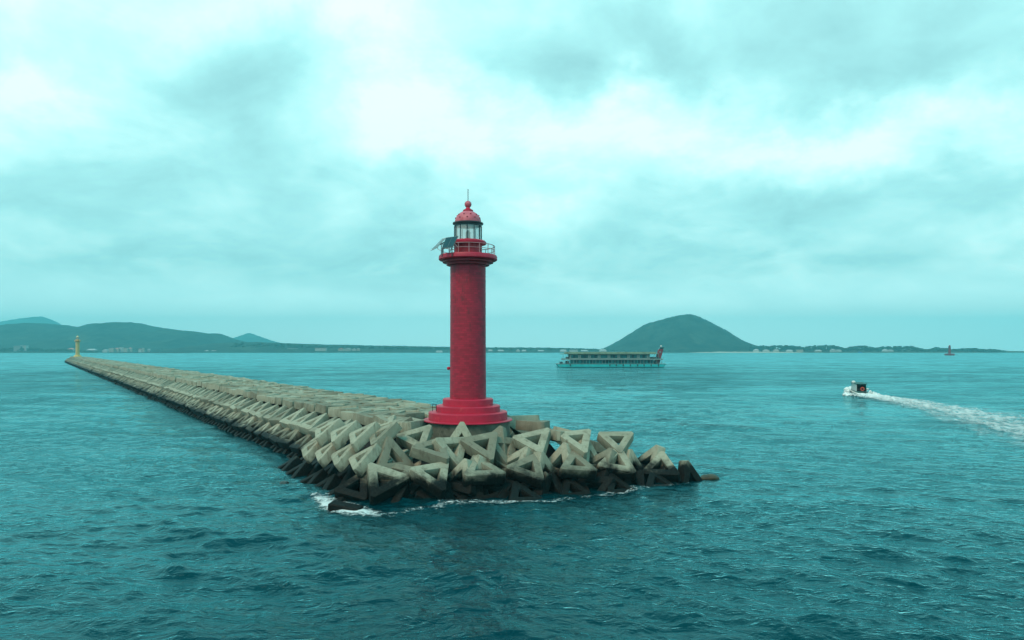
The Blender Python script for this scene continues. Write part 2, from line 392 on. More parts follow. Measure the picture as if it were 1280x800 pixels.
# ------------------------------------------------------------------ lighthouses
def lighthouse(loc, rz, cols, label, detail=True):
    red, redbrick, drumc, pink, rimc = cols
    root = empty('lighthouse', loc, rz, label=label, cat='lighthouse')
    seg = 72 if detail else 32
    def lat(name, prof, mat, parent=root, sg=seg, bev=0):
        mb = MB(); mb.lathe(prof, sg); return mb.build(name, mat, parent, smooth=True)
    lat('plinth', [(3.7,-2.6),(3.7,-.06)], M_PLINTH, sg=20)
    lat('base_flange', [(3.86,-.055),(3.94,-.03),(3.94,.03),(3.9,.06)], red)
    for r, z0, z1 in ((3.48,.062,.76),(2.84,.763,1.30),(2.23,1.303,1.90)):
        lat('base_step', [(r,z0),(r,z1-.07),(r-.05,z1-.02),(r-.1,z1)], red)
    c = lat('column', [(1.6,1.903),(1.58,6),(1.57,13.64)], redbrick)
    if detail:
        mb = MB(); mb.blob((-1.72,-.1,4.55), .16, 2, jit=.02); mb.tube([(-1.5,-.1,4.55),(-1.72,-.1,4.55)], .05)
        mb.build('fog_horn', red, c, smooth=True)
    lat('corbel', [(1.62,13.643),(1.9,13.66),(1.9,13.84),(1.98,13.85),(2.24,13.88),(2.24,14.05),(2.3,14.07)], drumc)
    lat('gallery_slab', [(2.3,14.073),(2.52,14.09),(2.59,14.16),(2.59,14.42),(2.53,14.52),(2.4,14.54)], red)
    lat('drum', [(1.24,14.543),(1.24,15.5)], drumc)
    lat('drum_cap', [(1.26,15.503),(1.6,15.54),(1.62,15.62),(1.62,15.72),(1.52,15.82),(1.3,15.86)], red)
    gl = lat('lantern_glass', [(1.17,15.863),(1.17,17.13)], M_GLASS, sg=12)
    for k in range(12):
        a_ = 2*math.pi*k/12; mb = MB(); x, y = 1.2*math.cos(a_), 1.2*math.sin(a_)
        mb.tube([(x,y,15.863),(x,y,17.13)], .045, 6); mb.build('mullion', rimc, gl)
    lat('lamp', [(.14,15.863),(.14,16.05),(.21,16.1),(.21,16.55),(.15,16.7),(.08,16.75)], M_LAMP, sg=20)
    lat('lantern_rim', [(1.2,17.133),(1.22,17.28),(1.36,17.32),(1.36,17.42),(1.2,17.46)], rimc)
    prof = [(1.17*math.cos(t_), 17.463+1.06*math.sin(t_)) for t_ in np.linspace(0, rad(75), 14)]
    dm = lat('dome', prof, pink)
    if detail:
        for ring, zz_ in ((.93,.62),(1.06,.33)):
            for k in range(10):
                a_ = 2*math.pi*(k+.5*(ring > 1))/10; q = math.sqrt(max(0, 1-(zz_/1.06)**2))*1.17
                mb = MB(); mb.blob((q*math.cos(a_), q*math.sin(a_), 17.463+zz_), .075, 1, jit=0); mb.build('vent_boss', drumc, dm)
    lat('dome_collar', [(.46,18.47),(.46,18.56),(.3,18.66),(.2,18.72),(.17,18.83)], red, sg=24)
    lat('finial_ball', [(.12,18.8)]+[(.31*math.cos(t_), 19.09+.31*math.sin(t_)) for t_ in np.linspace(rad(-65), rad(75), 12)], pink, sg=24)
    mb = MB(); mb.tube([(0,0,19.35),(0,0,19.7),(0,0,20.45)], .035, 6); mb.build('lightning_rod', rimc, root)
    rail = empty('railing'); rail.parent = root
    for zz_ in (15.36, 14.98):
        mb = MB(); mb.tube([(2.36*math.cos(a_), 2.36*math.sin(a_), zz_) for a_ in np.linspace(0, 2*math.pi, 48, endpoint=False)], .032 if zz_ > 15 else .024, 6, True)
        mb.build('rail', M_RAIL, rail, smooth=True)
    for k in range(16):
        a_ = 2*math.pi*k/16+.1; mb = MB(); x, y = 2.36*math.cos(a_), 2.36*math.sin(a_)
        mb.tube([(x,y,14.54),(x,y,15.36)], .032, 6); mb.build('post', M_RAIL, rail)
    return root

M_PLINTH = paint('plinth_concrete', (.12,.125,.095), .85, .35, .8, .3, dirt=(.04,.04,.03), dirt_amt=.8)
M_RED = paint('red_paint', (.51,.009,.044), .5, .12, .9, .1, dirt=(.75,.09,.10), dirt_amt=.4, dirt_scale=.8)
M_REDB = brick_paint('red_painted_brick', (.48,.009,.042), (.54,.04,.08), (.10,.012,.02))
M_DRED = paint('dark_red_paint', (.30,.010,.028), .55, .2, 1.2, .1)
M_PINK = paint('faded_pink_paint', (.62,.13,.17), .5, .18, 1.8, .1, dirt=(.6,.02,.04), dirt_amt=.85, dirt_scale=2.6)
M_RIM = paint('dark_rim', (.02,.035,.045), .45, .2)
M_RAIL = paint('railing_metal', (.42,.22,.24), .45, .2)
M_GLASS = glass_mat('lantern_pane', (.80,.92,.90), .38)
M_LAMP = paint('lamp_lens', (.02,.16,.15), .2, .2)
M_YEL = paint('yellow_paint', (.80,.56,.18), .55, .1)
M_YELB = brick_paint('yellow_painted_brick', (.80,.60,.24), (.7,.5,.2), (.5,.3,.1))
M_DYEL = paint('ochre_paint', (.55,.24,.06), .55, .1)
M_CREAM = paint('cream_paint', (.80,.66,.34), .5, .1)
LH = Vector((-3.9, 60.3, 4.79))
lh = lighthouse(LH, 0, (M_RED, M_REDB, M_DRED, M_PINK, M_RIM), 'tall red lighthouse with pink dome and solar panels standing on the concrete blocks')
yl_D = 602.7
lighthouse(((97-640)/F*yl_D, yl_D, 4.4), 0, (M_YEL, M_YELB, M_DYEL, M_CREAM, M_RIM), 'small distant yellow lighthouse at the far end of the breakwater', False)

M_PANEL = None
def panel_mat():
    m, nt, b, out = new_mat('solar_cells')
    t_ = nt.add('ShaderNodeNewGeometry'); n1 = nt.noise(t_.outputs['Position'], 3, 2)
    nt.link(nt.mix(n1, (.006,.05,.07), (.01,.075,.09)), b.inputs['Base Color']); b.inputs['Roughness'].default_value = .25
    return m
M_PANEL = panel_mat(); M_PFRAME = paint('panel_frame', (.05,.12,.13), .4, .1); M_ALU = paint('aluminium', (.62,.64,.62), .35, .1, metal=.3)
def rel(px, py, D): return at(px, py, D)-LH
def solar(quad, flip=False):
    q = [rel(*p) for p in quad]
    fr = MB(); fr.slab(q, .05); f_ = fr.build('solar_panel', M_ALU if flip else M_PFRAME, lh)
    nrm = (q[1]-q[0]).cross(q[3]-q[0]).normalized()*.006
    c_ = sum(q, Vector())/4
    for k in range(2):
        a0, a1 = .04+.48*k, .48+.48*k
        lerp = lambda u, v: (q[0]*(1-u)+q[1]*u)*(1-v)+(q[3]*(1-u)+q[2]*u)*v
        mb = MB(); mb.slab([lerp(a0,.05)+nrm*2, lerp(a1,.05)+nrm*2, lerp(a1,.95)+nrm*2, lerp(a0,.95)+nrm*2], .008); mb.build('cell_sheet', M_PANEL, f_)
    return f_
p1 = solar([(552.3,310.2,57.75),(565.5,309,57.75),(572.9,294.9,58.45),(557.4,297.0,58.45)])
p2 = solar([(538.2,313,59.9),(546,309.3,58.6),(557.0,297.3,58.6),(553.5,297.6,59.9)], True)
for a_, b_ in (((552.8,310,57.8),(552.8,321,57.9)),((565,309,57.8),(565,320.5,57.9)),((566.5,303,58.2),(572.5,309,58.6)),((570,300,58.3),(560,319,58.4))):
    mb = MB(); mb.tube([rel(*a_), rel(*b_)], .045, 6); mb.build('panel_strut', M_RIM if a_[1] > 305 else M_ALU, p1)
mb = MB(); mb.tube([rel(547,309.5,58.7), rel(547.5,311.5,58.7), rel(550,312.6,58.5), rel(553.5,312.3,58.1)], .035, 6); mb.build('panel_strut', M_ALU, p2)
mb = MB(); mb.tube([rel(550,306,58.9), rel(557,302,58.8)], .05, 6); mb.build('panel_strut', M_RIM, p2)

# ------------------------------------------------------------------ breakwater
AX = Vector((-.575,.818,0)); NL = Vector((-.818,-.575,0)); A0 = Vector((-3.9,60.3,0)); UP = Vector((0,0,1))
def P(t, n, z): return A0+AX*t+NL*n+UP*z
SIDE, BAR, THK = 3.5, .61, .86
def block_mesh(name, seed, detail=True):
    rnd = random.Random(seed)
    Rc = SIDE/math.sqrt(3); ins = SIDE/(2*math.sqrt(3)); ri = (ins-BAR)*2; cut = .17
    cor = [Vector((Rc*math.cos(rad(90+120*k)), Rc*math.sin(rad(90+120*k)), 0)) for k in range(3)]
    outer = []
    for k in range(3):
        pv_, nx = cor[k-1], cor[(k+1) % 3]
        outer += [cor[k].lerp(pv_, cut*.5), cor[k].lerp(nx, cut*.5)]
    inner = [Vector((ri*math.cos(rad(90+120*k)), ri*math.sin(rad(90+120*k)), 0)) for k in range(3)]
    v = []
    for z, so_, si in ((0,1,1.0),(-THK,1.05,.86)):       # moulded with a slight draught
        v += [Vector((p.x*so_, p.y*so_, z)) for p in outer]+[Vector((p.x*si, p.y*si, z)) for p in inner]
    f = []
    for k in range(3):
        a_, b_ = 2*k, 2*k+1; c_ = (2*k+2) % 6; i0, i1 = 6+k, 6+(k+1) % 3
        f += [(a_,b_,i0),(b_,c_,i1,i0),(a_+9,i0+9,b_+9),(b_+9,i0+9,i1+9,c_+9)]
        f += [(a_,a_+9,b_+9,b_),(b_,b_+9,c_+9,c_),(i0,i1,i1+9,i0+9)]
    me = bpy.data.meshes.new(name); me.from_pydata([tuple(p) for p in v], [], f)
    bm = bmesh.new(); bm.from_mesh(me); bmesh.ops.recalc_face_normals(bm, faces=bm.faces)
    if detail:
        bmesh.ops.bevel(bm, geom=bm.edges[:], offset=.055, segments=2, profile=.6, affect='EDGES', clamp_overlap=True)
        for q in bm.verts:
            nn = mnoise.noise_vector(q.co*1.4+Vector((seed*7.1,0,0))); q.co += nn*.035
            if rnd.random() < .05: q.co *= rnd.uniform(.965, .99)     # chipped arrises
    bm.to_mesh(me); bm.free(); me.materials.append(M_CON)
    if detail: me.polygons.foreach_set('use_smooth', [True]*len(me.polygons)); me.set_sharp_from_angle(angle=rad(32))
    return me
BLK = [block_mesh('concrete_block', s_) for s_ in range(6)]
LOW = block_mesh('concrete_block_far', 1, False)
def frame(c, n, u, s_=1.0):                  # front-face centre, outward normal, in-plane direction of one corner
    n = n.normalized(); u = (u-n*u.dot(n)).normalized(); x = u.cross(n)
    m = Matrix(((x.x,u.x,n.x,c.x),(x.y,u.y,n.y,c.y),(x.z,u.z,n.z,c.z),(0,0,0,1)))
    return m @ Matrix.Scale(s_, 4)
def put(m, label, group, cat='concrete block'):
    o = bpy.data.objects.new('concrete_block', R.choice(BLK)); COL.objects.link(o); o.matrix_world = m
    return tag(o, label, cat, group)

WLX = [330,345,400,440,480,560,640,740,810,880]; WLY = [583,588,612,632,637,632,625,620,610,602]
def guess(px, py, k=.75, ztop=4.6):
    Dw = 9350/(np.interp(px, WLX, WLY)-HZ); s_ = (py-HZ)/F
    D = (CAMZ+k*Dw)/(k+s_); z = CAMZ-s_*D
    if z > ztop: D = (CAMZ-ztop)/s_
    return D
def fit(corners, tilt=0, side=SIDE):
    rays = [Vector(((x-640)/F, 1, -(y-HZ)/F)) for x, y in corners]
    D = np.array([guess(x, y) for x, y in corners], float); D0 = D.mean(); D = D+np.array([0,0,0.])
    if tilt: D = D0+(D-D0)*tilt
    r = np.array(rays)
    def resid(D):
        p = r*D[:,None]; return np.array([np.linalg.norm(p[0]-p[1]), np.linalg.norm(p[1]-p[2]), np.linalg.norm(p[2]-p[0])])-side
    for _ in range(60):
        f0 = resid(D); J = np.zeros((3,3))
        for k in range(3):
            d2 = D.copy(); d2[k] += 1e-4; J[:,k] = (resid(d2)-f0)/1e-4
        st = np.linalg.solve(J.T@J+.02*np.eye(3), -J.T@f0)
        st = np.clip(st, -.8, .8); D = D+st
    k = float(np.clip(D0/D.mean(), .85, 1.15))
    p = [Vector((q*dd*k).tolist())+Vector((0,0,CAMZ)) for q, dd in zip(np.array(rays), D)]
    c = (p[0]+p[1]+p[2])/3; n = (p[1]-p[0]).cross(p[2]-p[0]).normalized()
    if n.dot(c-Vector((0,0,CAMZ))) > 0: n = -n
    sz = sum((p[i]-p[(i+1) % 3]).length for i in range(3))/3/SIDE
    return frame(c, n, p[0]-c, max(.8, min(1.15, sz))), c, n
G_HEAD = 'large blocks piled round the lighthouse'
HEAD = [
 ([(492,543),(541,529),(529,563)], 'pale triangular block on the upper course, left of the lighthouse base, hole showing dark'),
 ([(511,558),(553,545),(563,575)], 'tilted pale block overlapping the block left of the lighthouse, point to lower right'),
 ([(550,541),(586,559),(561,579)], 'block with corner to the right, just below the left edge of the red base'),
 ([(509,584),(562,575),(557,616)], 'large half dark block over the water below the lighthouse left side, white stained corner'),
 ([(459,576),(516,595),(464,624)], 'large block with point to the right at the front left corner above the foam'),
 ([(459,584),(413,613),(459,626)], 'dark right angled looking block rising from the white foam at the front left corner'),
 ([(572,548),(623,538),(617,577)], 'pale block directly below the middle of the lighthouse base, flat edge up'),
 ([(592,566),(579,595),(637,592)], 'block with apex up and dark wet lower edge, below the lighthouse middle'),
 ([(637,545),(689,533),(678,568)], 'large pale block right of the lighthouse, point down, flat edge up'),
 ([(693,540),(740,535),(734,568)], 'pale block second to the right of the lighthouse, point down, clean face'),
 ([(745,539),(794,539),(776,568)], 'pale block at the upper right end of the pile, point down, against the sea'),
 ([(774,554),(744,582),(798,592)], 'block with apex up touching the upper right end block, lower edge dark'),
 ([(629,583),(673,564),(682,603)], 'block with corner at lower right, white streak on its left bar, below right of lighthouse'),
 ([(716,561),(699,586),(750,589)], 'apex up block with white streaked right bar in the middle of the right face'),
 ([(828,561),(798,592),(852,594)], 'dark wet block with apex up near the seaward tip, sea behind its right side'),
 ([(707,592),(701,623),(744,619)], 'dark block standing in the sea, apex up, right of the middle'),
 ([(643,599),(636,627),(685,626)], 'dark block at the waterline below the streaked block, foam at its foot'),
 ([(522,609),(506,638),(552,632)], 'dark slanting block half sunk in foam at the front below the half dark block'),
 ([(585,603),(580,628),(616,630)], 'small looking dark block at the waterline below the lighthouse middle, long right bar'),
 ([(763,589),(759,617),(800,616)], 'dark block at the waterline with long bar falling to the right, right half of pile'),
 ([(814,585),(806,611),(850,610)], 'wet block at the waterline below the dark tip block, falling to the right'),
]
used = 0
for cs, lab in HEAD:
    m, c, n = fit(cs); put(m, lab, G_HEAD); used += 1

def stand(px, py, back, az, el, roll, label, sc=1.0):   # block by its face centre: facing az to the right of the camera, tipped up by el, turned by roll
    D = guess(px, py)+back; c = at(px, py, D); a_, e2 = rad(az), rad(el)
    n = Vector((math.sin(a_)*math.cos(e2), -math.cos(a_)*math.cos(e2), math.sin(e2)))
    sdv = Vector((math.cos(a_), math.sin(a_), 0)); u0 = n.cross(sdv)*-1
    if u0.z < 0: u0 = -u0
    put(frame(c, n, u0*math.cos(rad(roll))+sdv*math.sin(rad(roll)), sc), label, G_HEAD)
STAND = [
 (450,571,.2,-58,50,14,'pale slope block at left front, apex up right, above the dark waterline blocks',.9),
 (427,566,.2,-60,50,12,'pale slope block second from the front left corner, long thick right bar',.9),
 (406,562,.2,-61,50,10,'pale slope block third from the front left corner on the left flank',.9),
 (388,558,.2,-62,50,10,'pale slope block fourth from the front left corner on the left flank',.9),
 (474,541,.5,-58,54,20,'upper left block nearest the lighthouse with long bar rising to the right',.9),
 (449,541,.5,-59,54,18,'upper left block, second from the lighthouse, behind the front slope blocks',.9),
 (425,539,.5,-60,54,16,'upper left block, third from the lighthouse, behind the front slope blocks',.9),
 (405,536,.5,-61,54,14,'upper left block, fourth from the lighthouse, behind the front slope blocks',.9),
 (568,560,.5,42,34,64,'pale block with blunt corner to the right between two point down blocks left of centre',.95),
 (573,598,.9,-28,24,8,'half wet block with broad upright bar in the gap right of the half dark block',.9),
 (493,572,1.2,38,28,0,'block standing behind the front left corner block, apex up and face in shade'),
 (493,590,1.2,-20,64,70,'short block lying flat in the gap left of the tilted pale block'),
 (577,553,1.6,10,22,4,'pale block leaning against the plinth under the red base, apex up'),
 (616,557,1.8,-20,22,16,'pale block under the right half of the red base with rounded apex'),
 (632,560,1.3,48,30,70,'block pointing right beside the pale block below the lighthouse middle'),
 (641,580,1.3,-45,34,24,'block lying behind the streaked block with rounded corner towards the right'),
 (582,592,1.6,-50,30,20,'block behind the apex up block, its rounded corner lit, left of centre'),
 (698,579,1.4,-38,22,6,'apex up block between the two right hand upper blocks, hole low and dark'),
 (684,592,1.2,46,12,-4,'narrow block seen on edge beside the white streaked block'),
 (741,574,1.6,50,20,4,'small looking shaded block behind the right hand point down block'),
 (747,581,1.5,-48,34,22,'shaded block wedged left of the apex up block at right'),
 (794,588,1.3,40,14,0,'dark block leaning behind the right end, side bar facing the camera'),
 (808,578,2.0,-62,24,20,'black block with lit top edge seen against the sea near the tip'),
 (839,596,1.2,48,20,10,'black block behind the tip, only its top edge catching light'),
 (866,602,.3,34,12,-6,'last dark block at the seaward tip, broad face to the camera'),
 (664,612,1.6,-35,30,30,'black wet block in the deep gap at the waterline centre right'),
 (550,618,1.9,20,50,40,'black wet block in the shadow under the half dark block'),
 (616,612,1.9,-15,50,60,'black wet block under the apex up block below the lighthouse'),
 (690,611,1.6,25,45,20,'black wet block low in the gap under the white streaked right block'),
 (742,609,1.6,-25,45,50,'black wet block in shadow between two waterline blocks of the right half'),
 (790,606,1.6,-20,50,20,'black wet block in shadow near the right waterline'),
 (484,622,1.6,-10,50,40,'black wet block in the shade under the large front left corner block'),
]
for a_ in STAND: stand(*a_); used += 1
specs = []      # (distance, matrix, class)
def jit_frame(c, n, u, jn=.06, ju=.08):
    n = n+Vector((R.uniform(-jn,jn),R.uniform(-jn,jn),R.uniform(-jn,jn))); u = u+Vector((R.uniform(-ju,ju),R.uniform(-ju,ju),R.uniform(-ju,ju)))
    return frame(c, n, u, R.uniform(.96,1.04))
END = 650.0
PITCH = 3.5
def slope_row(n0, z0, deg, t0, t1, cls, side=1, pitch=PITCH):
    a_ = rad(deg); t = t0
    while t < t1:
        u = NL*(-side*math.cos(a_))+UP*math.sin(a_); nn = NL*(side*math.sin(a_))+UP*math.cos(a_)
        far = t > 150
        c = P(t+R.uniform(-.18,.18), side*n0, z0+R.uniform(-.12,.12))+u*.98
        k = 1 if not far else 1.1
        specs.append((c.length, jit_frame(c, nn, u+AX*R.uniform(-.1,.1), .07*k, .05), cls)); t += pitch
slope_row(10.7,-.4,40, 14.5, END-6,'low'); slope_row(13.9,-.45,36,-2.6,12.5,'headlow')
slope_row(10.1,1.2,37, 14, END-4,'mid'); slope_row(8.7,2.85,30, 11.5, END,'up')
slope_row(10.7,-.4,40, 6, END-6,'rlow',-1); slope_row(10.1,1.2,37, 4, END-4,'rmid',-1); slope_row(8.7,2.85,30, 2, END,'rup',-1)
h_ = SIDE*math.sqrt(3)/2
for si, ntop in enumerate((5.95, 2.95, -.05, -3.05)):
    t = 4.0 if si in (1,2) else 1.5
    while t < END+2:
        for k, (dt, dn, ud) in enumerate(((0,-h_*2/3*0-.98-.1,-1),(1.95,-1.96-.05,1))):
            if si in (1,2) and t < 6: continue
            c = P(t+dt+R.uniform(-.1,.1), ntop+(-.98 if k == 0 else -1.96)+R.uniform(-.08,.08), 4.72+R.uniform(-.13,.13)+(.1 if si == 0 else 0))
            u = NL*(-1 if k == 0 else 1)
            specs.append((c.length, jit_frame(c, UP, u+AX*R.uniform(-.12,.12), .075, .05), 'top'))
        t += 3.95
slope_row(12.0,-.1,38,-2,13,'deep'); slope_row(10.6,.6,30,-1,12,'deep')
# a second layer deep in the gaps of the head, and the side away from the camera
for k in range(36):
    ang = rad(R.uniform(-200, 40)); r_ = R.uniform(6.2, 10.6)
    x = LH.x+r_*math.cos(ang)*1.1; y = LH.y+r_*math.sin(ang); z = 2.3-(r_-6.2)*.72+R.uniform(-.3,.2)
    c = Vector((x, y, z)); n = Vector((math.cos(ang)*.6, math.sin(ang)*.6, .8))
    u = Vector((R.uniform(-1,1), R.uniform(-1,1), R.uniform(-.3,1)))
    specs.append((c.length-30, jit_frame(c, n, u, .35, .2), 'deep'))
for k, (x, y) in enumerate(((4.2,57.5),(2.2,62.5),(6.5,59.5),(5.5,63.5),(9.5,58.8),(10,62.5),(1,66.5),(4,67.5),(8,66),(12.5,61))):
    z = max(.6, 4.45-max(0, math.hypot(x-LH.x, y-LH.y)-8)*.55)
    specs.append((math.hypot(x, y)-20, jit_frame(Vector((x, y, z)), Vector((.25*(x > 3), .1, 1)), Vector((R.uniform(-1,1), R.uniform(-1,1), 0)), .14, .1), 'rtop'))
for k in range(2):
    c = P(2.2+k*2.6, 6.3-.4*k, 4.5); specs.append((c.length-20, jit_frame(c, NL*.4+UP, NL*(-1)+AX*R.uniform(-.5,.5), .15, .1), 'ltop'))
LAB = {
 'low': ('dark wet triangular block in the bottom row along the left flank of the breakwater', 'dark bottom row on the left flank'),
 'headlow': ('dark wet triangular block at the waterline where the left flank bulges near the lighthouse', 'dark waterline row at the left bulge'),
 'mid': ('pale triangular block leaning in the middle row of the left flank, above the tide mark', 'pale middle row on the left flank'),
 'up': ('pale triangular block leaning in the upper row of the left flank below the flat top', 'pale upper row on the left flank'),
 'top': ('flat lying triangular block in the paved looking top of the breakwater behind the lighthouse', 'flat blocks on the breakwater top'),
 'deep': ('block showing only in the dark gaps deep under the front blocks', 'blocks deep in the gaps of the head'),
 'rtop': ('flat weathered block on the top of the pile to the right of the red base', 'flat blocks right of the lighthouse'),
 'ltop': ('flat weathered block on the crest of the pile to the left of the red base', 'flat blocks left of the lighthouse'),
}
specs.sort(key=lambda q: q[0]+(1e5 if q[2][0] == 'r' and q[2] != 'rtop' else 0))
rest = []
for d, m, cls in specs:
    if used < 300 and cls in LAB:
        put(m, *LAB[cls]); used += 1
    else: rest.append(m)
src = np.array([v.co for v in LOW.vertices]); sf = [tuple(p.vertices) for p in LOW.polygons]
far = MB()
for m in rest:
    A_ = np.array(m); far.poly((src@A_[:3,:3].T+A_[:3,3]).tolist(), sf)
o = far.build('far_concrete_blocks', M_CON, fix=False)
tag(o, 'far run of interlocked triangular blocks shrinking towards the yellow lighthouse', 'concrete blocks', kind='stuff')

core = MB()    # rubble bank under the blocks
prof = [(-11.5,-2.5),(-8.2,-.2),(-5.3,2.8),(0,3.3),(5.3,2.8),(8.2,-.2),(11.5,-2.5)]
ts = [-5,0,8,14]+list(np.linspace(30, END, 30))
for t in ts:
    for n_, z_ in prof: core.v.append(tuple(P(t, n_, z_)))
w_ = len(prof)
core.f = [(i*w_+j, i*w_+j+1, (i+1)*w_+j+1, (i+1)*w_+j) for i in range(len(ts)-1) for j in range(w_-1)]+[tuple(range(w_)), tuple((len(ts)-1)*w_+j for j in reversed(range(w_)))]
core.lathe([(12,-2.5),(8.2,-.6),(5.0,2.4),(2,3.0)], 40, (LH.x+.6, LH.y))
core.lathe([(9,-2.5),(4.2,-.9),(1.2,.3)], 30, (9.0, 59.6))
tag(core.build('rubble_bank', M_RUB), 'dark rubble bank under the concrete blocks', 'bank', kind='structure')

# small things on and by the breakwater
M_BLK = paint('black_metal', (.012,.014,.016), .5, .2)
gr = empty('ladder_rail', at(543,514,58.5), 0, label='small black metal hand rail at the left edge of the red base', cat='hand rail')
for dx_ in (0, .32):
    mb = MB(); mb.tube([(dx_-.16,0,0),(dx_-.16,0,.62)], .03); mb.build('post', M_BLK, gr)
mb = MB(); mb.tube([(-.16,0,.60),(.16,0,.60)], .028); mb.tube([(-.16,0,.33),(.16,0,.33)], .022); mb.build('rail', M_BLK, gr)
M_WROCK = paint('wet_rock', (.022,.022,.016), .35, .5, 1.2, .6); M_MOSS = paint('mossy_rock', (.045,.042,.022), .6, .5, 1.8, .6)
def rock(px, py, D, r_, sq, mat, label):
    p = at(px, py, D); mb = MB(); mb.blob((0,0,0), r_, 3, sq, 0)
    mb.v = [tuple(Vector(v)*(1+.35*mnoise.noise(Vector(v)*1.3/r_+p))) for v in mb.v]
    o = mb.build('rock', mat, smooth=True); o.location = (p.x, p.y, .05); tag(o, label, 'rock')
rock(356,606,9350/(606-HZ), .42, (1.1,.8,.6), M_WROCK, 'small black rock breaking the surface off the left bulge')
rock(888,597,9350/(598-HZ), .75, (1.2,.8,.5), M_MOSS, 'mossy brown rock just beyond the seaward tip of the blocks')
bp_ = at(432,634,9350/(636-HZ))
mb = MB(); mb.box(-1.15,1.15,-.45,.45,-.6,.32); o = mb.build('broken_slab', M_CON, bevel=.08); o.location = (bp_.x, bp_.y, .0); o.rotation_euler = (.1,.14,-.2)
tag(o, 'dark broken concrete slab awash in white foam off the front left corner', 'slab')

# ------------------------------------------------------------------ foam
M_FOAM = foam_mat('surf_foam', 2.4, .44); M_WAKE = foam_mat('wake_foam', .6, .44, (1,.4,1), rad(-12), .36, .92, .85)
def wl(px, py, hw, st, off=0):
    D = 9350/(py-HZ); return ((px-640)/F*D, D-off, hw, hw, st)
foam_sheet('surf_foam', [wl(340,592,.5,0.20), wl(385,618,.8,0.35), wl(398,622,1.2,0.60), wl(415,630,2.0,0.72), wl(440,638,2.4,0.75), wl(470,643,1.9,0.55), wl(500,640,1.3,0.39), wl(530,637,1.6,0.46), wl(560,632,1.5,0.51),
    wl(600,630,1.3,0.48), wl(640,629,1.4,0.55), wl(690,627,1.4,0.51), wl(720,622,1.1,0.39), wl(750,619,1.4,0.46), wl(790,612,1.4,0.50), wl(815,610,1.0,0.41), wl(850,607,.9,0.39), wl(890,601,.9,0.27)],
    M_FOAM, .16, .045, 'white surf washing round the foot of the front blocks', 'surf')
foam_sheet('boat_wake', [(84.6,168,3.2,3.2,.75),(84,162,4.5,4.5,.85),(83.2,152,8,6.5,.68),(81.5,138,11,8.5,.56),(77,119,17,10,.53),(72.5,105,20,12,.52),(69,93,22,13,.50),(64,76,24,14,.48),(60,60,26,15,.4)],
    M_WAKE, .42, .12, 'long white wake trailing behind the speedboat towards the right edge', 'wake', .45)

# ------------------------------------------------------------------ speedboat
M_WHT = paint('white_gelcoat', (.78,.78,.74), .3, .06); M_CAB = paint('grey_cabin', (.40,.46,.45), .4, .1); M_TEALP = paint('teal_canvas', (.02,.11,.10), .6, .2); M_INT = paint('dark_interior', (.008,.012,.02), .6, .3)
M_ORG = paint('orange_ring', (.75,.10,.06), .5, .1); M_BGLASS = glass_mat('boat_window', (.03,.08,.10), .75)
bt = empty('speedboat', (84.6,166.5,.15), rad(-10), label='small white speedboat with dark canopy speeding away, bow spray on its left', cat='speedboat')
bt.rotation_euler = (rad(4), 0, rad(-6)); bt.scale = (.9,.9,.86)
hull = MB(); secs = []
for y, hw, ztop, zk in ((-4.2,1.75,.75,-.35),(-2,1.85,.8,-.45),(1,1.8,.95,-.5),(3.2,1.3,1.2,-.35),(4.6,.6,1.45,.1),(5.2,.08,1.55,.6)):
    secs.append([(-hw,y,ztop),(-hw*.85,y,ztop*.25),(0,y,zk),(hw*.85,y,ztop*.25),(hw,y,ztop)])
for s_ in secs: hull.v += s_
hull.f = [(i*5+j, i*5+j+1, (i+1)*5+j+1, (i+1)*5+j) for i in range(5) for j in range(4)]+[(0,1,2,3,4)]+[(i*5+4, i*5, (i+1)*5, (i+1)*5+4) for i in range(5)]
hull.build('hull', M_WHT, bt, smooth=True)
mb = MB(); mb.box(-1.5,1.5,-4.6,-3.8,.55,.70); mb.build('stern_platform', M_WHT, bt, bevel=.04)
mb = MB(); mb.box(-1.3,1.3,-3.6,1.4,.80,1.1); mb.build('cockpit_coaming', M_TEALP, bt, bevel=.04)
for sx in (-1, 1):
    mb = MB(); mb.hexa([(sx*1.26-.05,-2.7,1.1),(sx*1.26+.05,-2.7,1.1),(sx*1.26+.05,1.2,1.1),(sx*1.26-.05,1.2,1.1),(sx*1.2-.05,-2.3,3.05),(sx*1.2+.05,-2.3,3.05),(sx*1.2+.05,.7,3.05),(sx*1.2-.05,.7,3.05)])
    mb.build('cabin_side', M_CAB if sx < 0 else M_TEALP, bt)
mb = MB(); mb.box(-1.2,1.2,-.4,-.3,1.1,2.6); mb.build('bulkhead', M_INT, bt)
mb = MB(); mb.box(-1.22,1.22,1.1,1.18,1.9,3.0); mb.build('windscreen', M_BGLASS, bt)
mb = MB(); mb.box(-1.4,1.4,-2.7,1.5,3.06,3.26); mb.build('canopy', M_TEALP, bt, bevel=.07)
mb = MB(); mb.box(-1.1,1.1,-2.5,-1.1,1.1,1.62); mb.build('bench', M_INT, bt, bevel=.05)
mb = MB(); mb.blob((-1.35,-.6,3.5), .5, 2, (1,1,.75), .02); mb.build('radar_dome', M_WHT, bt, smooth=True)
for sx in (-1, 1):
    mb = MB(); mb.tube([(sx*1.85,-4.1,.55),(sx*1.85,-4.1,1.0)], .16, 8); mb.build('fender', M_WHT, bt, smooth=True)
mb = MB(); mb.lathe([(.10,-.12),(.30,-.12),(.34,.3),(.2,.55),(.08,.58)], 12, (0,0)); ob = mb.build('outboard_motor', M_BLK, bt, smooth=True); ob.location = (0,-4.75,.75)
rm = MB(); rm.tube([(.42*math.cos(a_), 0, .42*math.sin(a_)) for a_ in np.linspace(0, 2*math.pi, 24, endpoint=False)], .125, 8, True)
